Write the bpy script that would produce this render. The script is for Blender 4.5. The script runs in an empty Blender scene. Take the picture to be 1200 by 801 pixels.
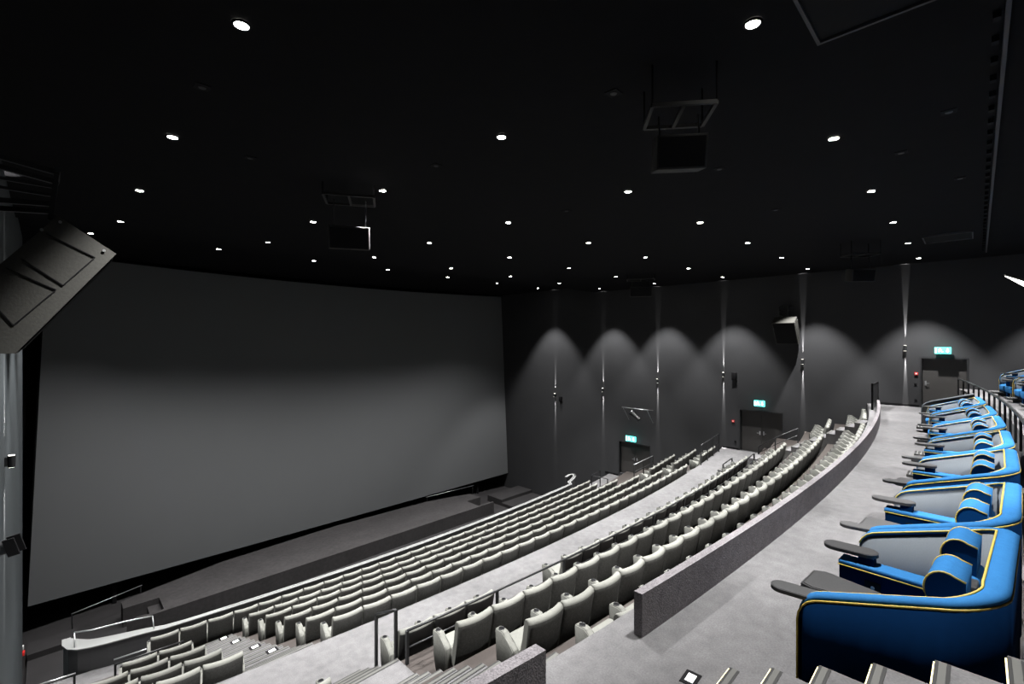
import bpy, bmesh, math, random
from mathutils import Vector, Matrix
random.seed(4)
R=math.radians
# ---------------------------------------------------------------- camera / world / exposure
S=bpy.context.scene; COL=S.collection
cam_d=bpy.data.cameras.new('camera'); cam=bpy.data.objects.new('camera',cam_d); COL.objects.link(cam)
cam_d.sensor_width=36; cam_d.lens=36*546/1200; cam_d.clip_start=.05; cam_d.clip_end=200
cam.location=(0,0,0); cam.rotation_euler=(R(90),0,R(-45)); S.camera=cam
w=bpy.data.worlds.new('world'); S.world=w; w.use_nodes=True
w.node_tree.nodes['Background'].inputs[0].default_value=(.6,.8,1,1)
w.node_tree.nodes['Background'].inputs[1].default_value=0.0
S.view_settings.view_transform='Standard'; S.view_settings.look='None'
S.view_settings.gamma=1; S.view_settings.exposure=0.0; S.view_settings.use_curve_mapping=False
DOWN_POWER=3750.0      # every recessed downlight
SCREEN_ROW=3900.0       # the row next to the screen is dimmed
CONE=71; BLEND=.45
SCONCE_POWER=11000.0

# ---------------------------------------------------------------- materials
def mat(name,col,rough=.6,metal=0,emit=None,estr=0,noise=None,bump=0,spec=.5,sheen=0):
    m=bpy.data.materials.new(name); m.use_nodes=True; nt=m.node_tree; b=nt.nodes['Principled BSDF']
    b.inputs['Base Color'].default_value=(*col,1); b.inputs['Roughness'].default_value=rough
    b.inputs['Metallic'].default_value=metal; b.inputs['Specular IOR Level'].default_value=spec
    if sheen: b.inputs['Sheen Weight'].default_value=sheen
    if emit: b.inputs['Emission Color'].default_value=(*emit,1); b.inputs['Emission Strength'].default_value=estr
    if noise:
        tc=nt.nodes.new('ShaderNodeTexCoord'); last=None
        for sc,amt in noise:
            n=nt.nodes.new('ShaderNodeTexNoise'); n.inputs['Scale'].default_value=sc; n.inputs['Detail'].default_value=5
            nt.links.new(tc.outputs['Object'],n.inputs['Vector'])
            mr=nt.nodes.new('ShaderNodeMapRange'); mr.inputs['From Min'].default_value=.3; mr.inputs['From Max'].default_value=.7
            mr.inputs['To Min'].default_value=1-amt; mr.inputs['To Max'].default_value=1+amt
            nt.links.new(n.outputs['Fac'],mr.inputs['Value'])
            if last is None: last=mr.outputs[0]
            else:
                mm=nt.nodes.new('ShaderNodeMath'); mm.operation='MULTIPLY'
                nt.links.new(last,mm.inputs[0]); nt.links.new(mr.outputs[0],mm.inputs[1]); last=mm.outputs[0]
        vm=nt.nodes.new('ShaderNodeVectorMath'); vm.operation='SCALE'; vm.inputs[0].default_value=col
        nt.links.new(last,vm.inputs['Scale']); nt.links.new(vm.outputs[0],b.inputs['Base Color'])
        if bump:
            bp=nt.nodes.new('ShaderNodeBump'); bp.inputs['Strength'].default_value=bump; bp.inputs['Distance'].default_value=.01
            nt.links.new(last,bp.inputs['Height']); nt.links.new(bp.outputs[0],b.inputs['Normal'])
    return m
M={}
M['carpet']=mat('grey_carpet',(.118,.116,.120),.95,noise=[(1.3,.1),(7,.12),(60,.14)],bump=.3,spec=.1)
M['stage']=mat('charcoal_carpet',(.040,.038,.0393),.95,noise=[(1.1,.10),(6,.14),(50,.14)],bump=.3,spec=.1)
M['pit']=mat('pit_carpet',(.03,.0287,.03),.95,noise=[(1.1,.12),(40,.12)],spec=.1)
M['clad']=mat('divider_carpet',(.165,.155,.165),.95,noise=[(9,.12),(70,.35)],bump=.4,spec=.1)
M['brown']=mat('brown_floor',(.040,.0333,.0307),.7,noise=[(2,.08),(50,.06)],spec=.3)
M['wall']=mat('dark_wall_paint',(.0405,.041,.0435),.9,noise=[(.6,.05)],spec=.06)
M['leftwall']=mat('panel_wall_paint',(.057,.066,.072),.8,noise=[(.8,.05)],spec=.2)
M['ceil']=mat('black_ceiling',(.0055,.0055,.0065),.9,noise=[(3,.1)],spec=.1)
M['black']=mat('matt_black',(.006,.006,.007),.8,spec=.15)
M['screen']=mat('screen_fabric',(.125,.129,.135),.9,noise=[(.25,.02)],spec=.05)
M['seat']=mat('seat_fabric',(.18,.182,.168),.95,noise=[(14,.05),(150,.12)],bump=.25,spec=.05)
M['seatback_shade']=mat('seat_back_shaded_fabric',(.077,.077,.073),.95,noise=[(30,.16),(160,.2)],bump=.35,spec=.1)  # seat fabric darkened for the rear faces, their shade put into the colour
M['armside_shade']=mat('armrest_side_shaded_fabric',(.085,.086,.08),.95,noise=[(30,.1),(160,.15)],bump=.3,spec=.05)  # same seat fabric, side shading painted in as a darker tone
M['dark']=mat('charcoal_metal',(.03,.031,.033),.4,metal=.4)
M['steel']=mat('grey_steel',(.45,.46,.47),.35,metal=.8)
M['whitetop']=mat('white_cap',(.19,.195,.195),.5)
M['plastic']=mat('black_plastic',(.035,.035,.037),.35)
M['traytop']=mat('tray_black',(.045,.045,.047),.45,noise=[(60,.1)])
M['navy']=mat('navy_fabric',(.0004,.0105,.040),.9,noise=[(20,.06),(150,.1)],spec=.03)
M['blue']=mat('bright_blue_fabric',(.024,.115,.28),.9,noise=[(20,.05),(150,.1)],spec=.03)
M['mid']=mat('mid_blue_fabric',(.002,.032,.12),.9,noise=[(150,.1)],spec=.03)
M['lining']=mat('grey_lining',(.115,.13,.147),.8,noise=[(2,.05),(90,.06)],spec=.2)
M['yellow']=mat('yellow_piping',(.40,.30,.055),.6)
M['orange']=mat('orange_piping',(.7,.38,.12),.6)
M['ledon']=mat('led_strip',(1,.9,.5),.5,emit=(1,.86,.42),estr=1.6)
M['lens']=mat('lamp_lens',(1,1,1),.4,emit=(1,.97,.9),estr=60)
M['lensfar']=mat('lamp_lens_dim',(1,1,1),.4,emit=(1,.97,.9),estr=25)
M['sconlens']=mat('sconce_lens',(1,1,1),.4,emit=(1,.95,.85),estr=8)
M['floorlens']=mat('floor_lens',(1,1,1),.4,emit=(.95,1,1),estr=.7)
M['exit']=mat('exit_sign_green',(.05,.6,.5),.4,emit=(.12,.95,.85),estr=2.6)
M['exitw']=mat('exit_sign_white',(1,1,1),.4,emit=(.8,1,1),estr=5)
M['red']=mat('red_plastic_glow',(.75,.03,.03),.35,emit=(1,.05,.04),estr=.12)  # faint emission added to the plastic, not a lamp
M['white']=mat('white_plastic',(.7,.7,.7),.5)
M['door']=mat('door_laminate',(.036,.034,.033),.55,noise=[(4,.06)])
M['speaker']=mat('speaker_paint',(.022,.0215,.018),.75,noise=[(3,.1),(40,.2)],bump=.15)
M['nos']=mat('stair_nosing_grey',(.08,.08,.075),.6)
M['nosd']=mat('stair_nosing_dark',(.015,.015,.015),.6)
M['panel']=mat('tablet_panel',(1,1,1),.4,emit=(1,.97,.92),estr=5)
M['partition']=mat('partition_grey',(.042,.042,.0435),.8)
M['hatchframe']=mat('hatch_frame_grey',(.045,.045,.05),.7)
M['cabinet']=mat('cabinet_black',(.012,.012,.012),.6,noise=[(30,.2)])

# ---------------------------------------------------------------- mesh helpers
class MB:
    def __init__(s): s.v=[]; s.f=[]; s.mi=[]; s.sm=[]
    def add(s,vs,fs,mi=0,sm=False,tf=None):
        o=len(s.v)
        for p in vs:
            p=Vector(p)
            if tf is not None: p=tf@p
            s.v.append(tuple(p))
        for f in fs: s.f.append([o+i for i in f]); s.mi.append(mi); s.sm.append(sm)
        return s
    def box(s,x0,x1,y0,y1,z0,z1,mi=0,bev=0,tf=None,seg=2):
        if bev<=0:
            v=[(x,y,z) for z in(z0,z1) for y in(y0,y1) for x in(x0,x1)]
            return s.add(v,[(0,2,3,1),(4,5,7,6),(0,1,5,4),(2,6,7,3),(0,4,6,2),(1,3,7,5)],mi,False,tf)
        bm=bmesh.new(); bmesh.ops.create_cube(bm,size=1)
        for q in bm.verts: q.co=Vector(((x0+x1)/2+q.co.x*(x1-x0),(y0+y1)/2+q.co.y*(y1-y0),(z0+z1)/2+q.co.z*(z1-z0)))
        bmesh.ops.bevel(bm,geom=bm.edges[:],offset=bev,segments=seg,affect='EDGES',profile=.5)
        bm.verts.index_update()
        s.add([q.co for q in bm.verts],[[q.index for q in f.verts] for f in bm.faces],mi,True,tf); bm.free(); return s
    def tube(s,pts,r,n=8,mi=0,closed=False,tf=None):
        pts=[Vector(p) for p in pts]; N=len(pts); vs=[]; fs=[]
        up0=Vector((0,0,1))
        for i,p in enumerate(pts):
            a=pts[i-1] if (i>0 or closed) else p; b=pts[(i+1)%N] if (i<N-1 or closed) else p
            d=(b-a).normalized(); u=up0 if abs(d.z)<.95 else Vector((0,1,0))
            x=d.cross(u).normalized(); y=x.cross(d)
            for k in range(n):
                t=2*math.pi*k/n; vs.append(p+x*math.cos(t)*r+y*math.sin(t)*r)
        for i in range(N if closed else N-1):
            j=(i+1)%N
            for k in range(n): fs.append((i*n+k,i*n+(k+1)%n,j*n+(k+1)%n,j*n+k))
        if not closed: fs.append(tuple(range(n))[::-1]); fs.append(tuple(range((N-1)*n,N*n)))
        return s.add(vs,fs,mi,True,tf)
    def bar(s,a,b,wd,h,mi=0):   # rectangular bar between two points
        a=Vector(a);b=Vector(b);d=(b-a).normalized();u=Vector((0,0,1)) if abs(d.z)<.95 else Vector((1,0,0))
        x=d.cross(u).normalized();y=x.cross(d); vs=[]
        for p in(a,b):
            for i,j in((-1,-1),(1,-1),(1,1),(-1,1)): vs.append(p+x*i*wd/2+y*j*h/2)
        return s.add(vs,[(0,1,2,3),(7,6,5,4),(0,4,5,1),(1,5,6,2),(2,6,7,3),(3,7,4,0)],mi)
    def prism(s,poly,z0,z1,mi=0,tf=None,sm=False):   # poly in xy ccw
        n=len(poly); vs=[(x,y,z0) for x,y in poly]+[(x,y,z1) for x,y in poly]
        fs=[tuple(range(n))[::-1],tuple(range(n,2*n))]
        s.add(vs,fs,mi,False,tf)
        return s.add(vs,[(i,(i+1)%n,n+(i+1)%n,n+i) for i in range(n)],mi,sm,tf)
    def cyl(s,c,r,h,n=20,mi=0,axis='z',r2=None,tf=None):
        r2=r if r2 is None else r2; vs=[]
        for k in range(n):
            t=2*math.pi*k/n; vs.append((r*math.cos(t),r*math.sin(t),0))
        for k in range(n):
            t=2*math.pi*k/n; vs.append((r2*math.cos(t),r2*math.sin(t),h))
        T=Matrix.Translation(c)
        if axis=='x': T=T@Matrix.Rotation(R(90),4,'Y')
        if axis=='y': T=T@Matrix.Rotation(R(-90),4,'X')
        if tf is not None: T=tf@T
        s.add(vs,[tuple(range(n))[::-1],tuple(range(n,2*n))],mi,False,T)
        return s.add(vs,[(i,(i+1)%n,n+(i+1)%n,n+i) for i in range(n)],mi,True,T)
    def mesh(s,name,mats):
        me=bpy.data.meshes.new(name); me.from_pydata(s.v,[],s.f)
        for m in (mats if isinstance(mats,(list,tuple)) else [mats]): me.materials.append(m)
        for i,p in enumerate(me.polygons): p.material_index=s.mi[i]; p.use_smooth=s.sm[i]
        bm=bmesh.new(); bm.from_mesh(me); bmesh.ops.recalc_face_normals(bm,faces=bm.faces); bm.to_mesh(me); bm.free()
        me.update(); return me
    def build(s,name,mats,parent=None,origin=None):
        me=s.mesh(name,mats); o=bpy.data.objects.new(name,me); COL.objects.link(o)
        if parent is not None: o.parent=parent
        elif origin is not None:
            me.transform(Matrix.Translation(-Vector(origin))); o.location=origin
        return o
def obj(name,me,parent=None,loc=None):
    o=bpy.data.objects.new(name,me); COL.objects.link(o)
    if parent is not None: o.parent=parent
    if loc is not None: o.location=loc
    return o
def tag(o,label,cat,group=None):
    o['label']=label; o['category']=cat
    if group: o['group']=group
    return o
def thing(name,label,cat,loc=(0,0,0),rz=0,group=None):
    o=bpy.data.objects.new(name,None); COL.objects.link(o); o.location=loc; o.rotation_euler=(0,0,rz); o.empty_display_size=.1
    return tag(o,label,cat,group)
def struct(o,label=None):
    o['kind']='structure'
    if label: o['label']=label
    return o
def copy_tree(o,parent=None):
    c=o.copy(); COL.objects.link(c)
    if parent is not None: c.parent=parent
    for ch in kids.get(o.name,[]): kids.setdefault(c.name,[]).append(copy_tree(ch,c))
    return c
kids={}
def reg(root):
    for o in list(COL.objects):
        if o.parent is not None and o not in kids.setdefault(o.parent.name,[]): kids[o.parent.name].append(o)
ORD=['zeroth','first','second','third','fourth','fifth','sixth','seventh','eighth','ninth','tenth','eleventh','twelfth','thirteenth','fourteenth','fifteenth','sixteenth','seventeenth','eighteenth','nineteenth','twentieth','twenty-first','twenty-second','twenty-third','twenty-fourth','twenty-fifth','twenty-sixth','twenty-seventh','twenty-eighth','twenty-ninth','thirtieth','thirty-first','thirty-second','thirty-third','thirty-fourth']

# ---------------------------------------------------------------- room geometry
XL,XW=-.60,27.0            # left wall / far side wall
CEIL=3.45; PIT=-12.0; PREM=-2.85; WALK=-5.95; UP=-1.95
def cv(x,y0): return y0+(x-11.6)**2/180
def rot(x): return math.atan((x-11.6)/90)
rows={  # name: (y of the seat backs at the middle, floor height)
 'r1':(15.05,-8.90),'r2':(13.83,-8.50),'r3':(12.61,-8.05),'r4':(11.39,-7.60),'r5':(10.17,-7.13),'r6':(8.95,-6.63),
 'A':(6.16,-5.62),'B':(4.90,-5.02),'C':(3.65,-4.51),'D':(2.38,-3.95)}
def strip(name,x0,x1,ya,yb,zt,zb,m,label=None,n=None,kind=True):
    n=n or max(2,int((x1-x0)/.6)); mb=MB(); vs=[];fs=[]
    fa=ya if callable(ya) else (lambda x:ya); fb=yb if callable(yb) else (lambda x:yb)
    for i in range(n+1):
        x=x0+(x1-x0)*i/n
        vs+=[(x,fa(x),zb),(x,fb(x),zb),(x,fb(x),zt),(x,fa(x),zt)]
    for i in range(n):
        a=i*4;b=a+4
        for k in range(4): fs.append((a+k,b+k,b+(k+1)%4,a+(k+1)%4))
    fs+=[(0,1,2,3),(n*4+3,n*4+2,n*4+1,n*4)]
    mb.add(vs,fs); o=mb.build(name,m)
    if kind: struct(o,label)
    return o
# pit floor in front of the screen
mb=MB(); mb.prism([(-4,16.0),(27.2,16.0),(27.2,29.6),(-4,29.6)],PIT-.3,PIT); struct(mb.build('floor_pit',M['pit']),'dark carpet floor in the pit below the screen')
# tiers (floor of each seating row)
def off(n,d=-.06): return lambda x:cv(x,rows[n][0]+d)
strip('floor_front',XL,26.95,off('r1'),lambda x:cv(x,16.35),rows['r1'][1],PIT-.25,M['carpet'],'grey carpeted floor of the front seating row')
order=['r1','r2','r3','r4','r5','r6']
for i,k in enumerate(order[1:]):
    strip('floor_tier',XL,XW,off(k),off(order[i]),rows[k][1],PIT-.25,M['brown'])
strip('floor_walkway',XL,XW,lambda x:cv(x,6.72),off('r6'),WALK,PIT-.25,M['carpet'],'pale grey carpeted cross walkway between seating blocks',n=60)
strip('floor_tier',XL,XW,off('A'),lambda x:cv(x,6.72),rows['A'][1]+0.0,PIT-.25,M['brown'])
for a,b in (('B','A'),('C','B'),('D','C')):
    strip('floor_tier',XL,XW,off(a),off(b),rows[a][1],PIT-.25,M['brown'])
strip('floor_premium',XL,XW,lambda x:-.5 if x<4.3 else cv(x,-.75),off('D'),PREM,PIT-.25,M['carpet'],'pale grey carpeted floor of the premium row',n=60)
strip('floor_upper',4.24,XW,-7.0,lambda x:cv(x,-.72),UP,PIT,M['carpet'],'grey carpet of the upper tier',n=40)
mb=MB(); mb.box(2.8,4.235,-7,-.13,PIT,UP); mb.box(XL,2.795,-7,-.6,PIT,UP); struct(mb.build('floor_landing',M['carpet']))
# walls / ceiling
mb=MB(); mb.box(XL-.3,XL,-7,24.3,PIT-.3,CEIL+.3); struct(mb.build('wall_left',M['leftwall']),'blue-grey panelled wall at the left edge')
mb=MB(); mb.box(XL-.3,27.3,-7.3,-7.0,PIT,CEIL+.3); struct(mb.build('wall_back',M['ceil']))
mb=MB(); mb.box(-4.3,27.6,29.6,29.9,PIT-.3,CEIL+.8); struct(mb.build('wall_screen',M['black']),'black wall behind the screen')
mb=MB(); mb.box(-4.3,-4.0,24.0,29.9,PIT-.3,CEIL+.8); mb.box(-4.0,XL-.3,24.0,24.3,PIT-.3,CEIL+.8); struct(mb.build('wall_recess',M['black']))
mb=MB(); mb.box(-.95,27.6,-7.3,18.85,CEIL,CEIL+.3); mb.box(-4.3,27.6,18.8501,29.9,3.9,4.2); mb.box(-.95,27.6,18.7,18.85,CEIL+.3,4.2); struct(mb.build('ceiling',M['ceil']),'black auditorium ceiling')
# far side wall with three door recesses : (y0,y1,z0,z1)
doors=[(14.64,16.94,-8.70,-6.55),(7.12,9.31,-5.95,-3.66),(.27,1.79,-2.85,-.66)]
mb=MB(); T=.34
ys=[-7.0]
for d in sorted(doors): ys+= [d[0],d[1]]
ys.append(29.7)
for i in range(len(ys)-1):
    a,b=ys[i],ys[i+1]
    dd=[d for d in doors if d[0]==a]
    if dd:
        d=dd[0]; mb.box(XW,XW+T,a,b,PIT-.3,d[2]); mb.box(XW,XW+T,a,b,d[3],CEIL+.8)
    else: mb.box(XW,XW+T,a,b,PIT-.3,CEIL+.8)
struct(mb.build('wall_right',M['wall']),'dark grey far side wall with wall lights')
# angled wall beside the screen
# baseboards on far wall
mb=MB()
for a,b,z in ((1.79,3.3,PREM),(9.31,10.2,WALK),(16.94,18.0,-8.9)): mb.box(XW-.02,XW,a+.02,b,z,z+.1)
struct(mb.build('baseboard_right',M['black']))

# doors
for i,(a,b,z0,z1) in enumerate(doors):
    n=2 if i<2 else 1
    root=thing('double_door' if n==2 else 'single_door',['dark grey double door beneath the lowest exit sign, behind the front seats','dark grey double door at the end of the middle walkway','dark grey single door at the far end of the premium row'][i],'door',(XW+.2,(a+b)/2,z0),0)
    del root['category']; del root['label']
    root.name='door_%d'%(i+1); root['kind']='structure'
    root['label']=['dark grey double door nearest the screen','dark grey double door at the end of the middle walkway','dark grey door at the far end of the premium row'][i]
    W=b-a; h=z1-z0
    f=MB(); f.box(-.21,.1,-W/2+.002,-W/2+.06,0,h); f.box(-.21,.1,W/2-.06,W/2-.002,0,h); f.box(-.21,.1,-W/2+.06,W/2-.06,h-.07,h)
    f.build('door_frame',M['dark'],root)
    for k in range(n):
        y0=-W/2+.07+(W-.14)/n*k; y1=y0+(W-.14)/n-.012
        lf=MB(); lf.box(.0,.05,y0,y1,.01,h-.08); lf=lf.build('door_leaf',M['door'],root)
        hh=MB(); yy=(y1-.09) if (k==0) else (y0+.09)
        hh.box(-.02,0,yy-.03,yy+.03,.95,1.15); hh.tube([(-.02,yy,1.05),(-.07,yy,1.05),(-.07,yy+(-.13 if k==0 else .13),1.05)],.012)
        hh.build('handle',M['steel'],lf)
# closing slab behind doors
mb=MB()
for a,b,z0,z1 in doors: mb.box(XW+T,XW+T+.05,a-.1,b+.1,z0-.1,z1+.1)
struct(mb.build('wall_backing',M['black']))

# ---------------------------------------------------------------- screen
def proj_s(X,Y): return (X+Y)*.70710678/546, 600+546*(X-Y)/(X+Y)
def edge_top(px): # fitted height of the top edge over image x
    P=[(50,295),(135,305.4),(233,317),(350,328.9),(458,338.7),(588.5,347.3)]
    for (a,b),(c,d) in zip(P,P[1:]):
        if px<=c: return b+(d-b)*(px-a)/(c-a)
    return P[-1][1]
mb=MB(); nx,nz=48,12; g=[]
import itertools
def screen_pt(u,v):
    bx=-.53+27.5*u; tx=.02+26.9*u
    sag=1.0*(1-(2*u-1)**2)
    by=27.45+sag; ty=28.2+sag
    zb=-10.81-.42*(1-(2*u-1)**2); zt=3.78-.17*(1-(2*u-1)**2)
    return Vector((bx+(tx-bx)*v,by+(ty-by)*v,zb+(zt-zb)*v))
vs=[];fs=[]
for j in range(nz+1):
    for i in range(nx+1): vs.append(screen_pt(i/nx,j/nz))
nv=len(vs); vs+=[v+Vector((0,.04,0)) for v in vs]
for j in range(nz):
    for i in range(nx):
        a=j*(nx+1)+i; fs.append((a,a+1,a+nx+2,a+nx+1)); fs.append((nv+a,nv+a+nx+1,nv+a+nx+2,nv+a+1))
mb.add(vs,fs,0,True)
bd=[i for i in range(nx+1)]+[j*(nx+1)+nx for j in range(1,nz+1)]+[nz*(nx+1)+i for i in range(nx-1,-1,-1)]+[j*(nx+1) for j in range(nz-1,0,-1)]
mb.add(vs,[(bd[i],bd[(i+1)%len(bd)],nv+bd[(i+1)%len(bd)],nv+bd[i]) for i in range(len(bd))])
root=thing('cinema_screen','huge curved pale grey cinema screen above the dark stage','screen',(13.2,28,-10.8))
o=mb.build('screen_sheet',M['screen'],root); o.location=(-13.2,-28,10.8)
fr=MB()
for v,dz in ((0,-.06),(1,.06)): fr.tube([screen_pt(i/24,v)+Vector((0,.16,dz*.5)) for i in range(25)],.07,6)
for u in (0,1): fr.tube([screen_pt(u,j/4)+Vector((0,.16,0)) for j in range(5)],.07,6)
for u in (.1,.3,.5,.7,.9): fr.bar(screen_pt(u,.0)+Vector((0,.3,.2)),screen_pt(u,.0)+Vector((0,.3,0))-Vector((0,0,-PIT+screen_pt(u,0).z)) ,.15,.15)
o=fr.build('screen_frame',M['black'],root); o.location=(-13.2,-28,10.8)

# stage
K=1.217
root=thing('stage','low charcoal carpeted stage beneath the cinema screen','stage',(12,25,PIT))
ZS=-11.2
def kp(P): return [(x*K,y*K) for x,y in P]
mb=MB()
mb.prism(kp([(2.88,19.72),(17.2,19.72),(17.2,22.1),(15.5,22.5),(10.3,22.75),(5.2,22.4),(2.88,21.8)]),PIT,ZS)
mb.prism(kp([(1.88,20.87),(2.88,20.87),(2.88,21.8),(1.88,21.5)]),PIT,ZS); mb.prism(kp([(17.2,20.9),(18.25,20.9),(18.25,21.75),(17.2,22.1)]),PIT,ZS)
mb.box(1.88*K,2.88*K,19.72*K,19.86*K,PIT,ZS); mb.box(17.2*K,18.25*K,19.72*K,19.86*K,PIT,ZS)
o=mb.build('platform',M['stage'],root); o.location=(-12,-25,-PIT)
mb=MB(); mb.box(2.2*K,2.54*K,19.86*K,20.87*K,PIT,PIT+.27); mb.box(2.54*K,2.88*K,19.86*K,20.87*K,PIT,PIT+.54)
o=mb.build('steps',M['stage'],root); o.location=(-12,-25,-PIT)
mb=MB(); mb.box(17.54*K,17.9*K,19.86*K,20.9*K,PIT,PIT+.27); mb.box(17.2*K,17.54*K,19.86*K,20.9*K,PIT,PIT+.54)
o=mb.build('steps',M['stage'],root); o.location=(-12,-25,-PIT)
mb=MB(); mb.box(-.5,1.2,22.6,24.8,PIT,PIT+.22); mb.box(-.5,.9,24.8,25.8,PIT,PIT+.44)
tag(mb.build('step_platform',M['pit'],None,(.3,23.5,PIT)),'dark carpeted steps in the left corner by the stage','steps')
mb=MB(); mb.box(23.6,26.9,23.2,24.7,PIT,PIT+.22); mb.box(23.6,26.9,24.7,26.2,PIT,PIT+.44)
tag(mb.build('step_platform',M['pit'],None,(25,24,PIT)),'dark carpeted steps at the right end of the stage','steps')

# ---------------------------------------------------------------- railings
def railing(pts,posts,label,name='handrail',mid=None,r=.022,m='dark',base=None,tm=None,group=None,square=True):
    """pts: list of top points; posts: list of (top point, base z)"""
    p=Vector(pts[0]); b=min(z for _,z in posts) if posts else p.z
    root=thing(name,label,'railing',(p.x,p.y,b),0,group); O=Vector((p.x,p.y,b))
    mb=MB(); mb.tube([Vector(q)-O for q in pts],r,8); mb.build('top_rail',M[tm or m],root)
    for d in (mid or []):
        mb=MB(); mb.tube([Vector(q)-O-Vector((0,0,d)) for q in pts],r*.7,6); mb.build('mid_rail',M[m],root)
    for q,z in posts:
        mb=MB(); q=Vector(q)-O; mb.box(q.x-.022,q.x+.022,q.y-.022,q.y+.022,z-b,q.z); mb.build('post',M[m],root)
    return root
# pit handrails
railing([(.73,26.15,-11.1),(3.1,27.0,-11.1)],[((.75,26.16,-11.1),PIT),((3.05,26.98,-11.1),PIT)],'thin grey handrail below the left end of the screen',m='dark',tm='steel')
railing([(.5,22.3,-10.95),(2.2,22.3,-10.95)],[((.53,22.3,-10.95),PIT),((2.15,22.3,-10.95),PIT)],'thin grey handrail beside the left stage steps',mid=[.25],m='dark',tm='steel')
railing([(19.2,27.9,-11.1),(23.4,27.6,-11.1)],[((19.3,27.9,-11.1),PIT),((23.3,27.6,-11.1),PIT)],'thin grey handrail below the right end of the screen',m='dark',tm='steel')
# curved front barrier
zt=-8.25
def bar_curve():
    P=[(.34,17.95),(.33,17.62),(.42,17.32),(.6,17.12),(.85,17.0),(1.2,16.9),(1.6,16.82),(2.0,16.74)]
    P+=[(x,cv(x,16.14)) for x in [2.4+i*.8 for i in range(26)]]
    P=P[:-1]+[(21.9,17.05),(22.6,17.3)]
    P+=[(23.1,17.55),(23.35,17.8)]
    return P
bc=bar_curve()
def offs(P,d):
    out=[]
    for i,p in enumerate(P):
        a=Vector(P[max(0,i-1)]);b=Vector(P[min(len(P)-1,i+1)]);t=(b-a).normalized();out.append((p[0]-t.y*d,p[1]+t.x*d))
    return out
def wallstrip(mb,A,B,z0,z1,mi=0):
    vs=[];n=len(A)
    for a,b in zip(A,B): vs+=[(a[0],a[1],z0),(b[0],b[1],z0),(b[0],b[1],z1),(a[0],a[1],z1)]
    fs=[]
    for i in range(n-1):
        for k in range(4): fs.append((i*4+k,i*4+4+k,i*4+4+(k+1)%4,i*4+(k+1)%4))
    fs+=[(0,1,2,3),(n*4-1,n*4-2,n*4-3,n*4-4)]
    mb.add(vs,fs,mi)
root=thing('front_barrier','long curved dark barrier with white cap before the front row','barrier',(11.6,16.2,-8.9))
O=Vector((11.6,16.2,-8.9))
def lb(name,mb,m):
    o=mb.build(name,m,root); o.location=-O; return o
mb=MB(); wallstrip(mb,bc,offs(bc,.10),-9.7,zt-.03); lb('barrier_wall',mb,M['plastic'])
mb=MB(); wallstrip(mb,offs(bc,-.03),offs(bc,.05),zt-.03,zt); lb('cap',mb,M['whitetop'])
mb=MB(); wallstrip(mb,offs(bc,.09),offs(bc,.15),zt-.03,zt-.005); lb('cap',mb,M['whitetop'])
mb=MB(); wallstrip(mb,offs(bc,.05),offs(bc,.09),zt-.05,zt-.035); lb('cap_groove',mb,M['dark'])
e=bc[:11]; wd=[.10,.34,.42,.42,.40,.36,.31,.25,.19,.12,.06]; e3=[offs(bc[:12],w_)[i] for i,w_ in enumerate(wd)]; mb=MB(); wallstrip(mb,e,e3,zt-.035,zt-.004); lb('end_cap',mb,M['whitetop'])
mb=MB(); e2=[(23.1,17.55),(23.35,17.8),(23.3,18.0),(23.0,18.05),(22.5,17.9)]; wallstrip(mb,e2,offs(e2,.12),-9.7,zt-.03); ce=lb('curled_end',mb,M['plastic']); mb=MB(); wallstrip(mb,offs(e2,-.02),offs(e2,.14),zt-.03,zt); lb('cap',mb,M['whitetop'])
mb=MB(); mb.tube([(x,cv(x,16.02)-.02,-8.62) for x in (1.3,2.0,2.8,3.4)],.02); lb('grab_rail',mb,M['steel'])
mb=MB(); mb.tube([(.55,17.5,-7.95),(.9,17.35,-7.97),(1.6,17.25,-7.99),(2.2,17.05,-8.0)],.02)
for q in ((.55,17.5,-7.95),(2.2,17.05,-8.0)): mb.tube([q,(q[0],q[1]-.25,zt)],.015)
lb('grab_rail',mb,M['steel'])

# ---------------------------------------------------------------- stairs
def stairs(name,label,x0,x1,prof,m='carpet',led=False,bottom=None,n2=True):
    """prof: list of (y,z) of the tread that starts behind each nosing; y increases while z falls"""
    z0=bottom if bottom is not None else prof[-1][1]-.25
    root=thing(name,label,'stairs',((x0+x1)/2,prof[0][0],prof[-1][1]-.2))
    O=root.location.copy(); mb=MB()
    for i in range(len(prof)-1):
        y0,_=prof[i]; y1,z=prof[i+1]
        mb.box(x0,x1,y0,y1,z0,z)
    o=mb.build('treads',M[m],root); o.location=-O
    xm=(x0+x1)/2
    for i in range(1,len(prof)):
        y,z=prof[i]
        mb=MB(); mb.box(x0+.01,x1-.01,y-.015,y+.004,z-.03,z+.004,0); mb.box(x0+.01,x1-.01,y-.055,y-.016,z,z+.004,1); mb.box(x0+.01,x1-.01,y-.075,y-.056,z,z+.004,0)
        nb=mb.build('nosing',[M['nosd'],M['nos']],root); nb.location=-O
        if led:
            mb=MB(); mb.box(x0+.03,x1-.03,y+.004,y+.012,z-.014,z-.001); l=mb.build('light_strip',M['ledon'],nb)
    return root
def ramp(y0,z0,y1,z1,n): return [(y0+(y1-y0)*i/n,z0+(z1-z0)*i/n) for i in range(n+1)]
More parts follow.
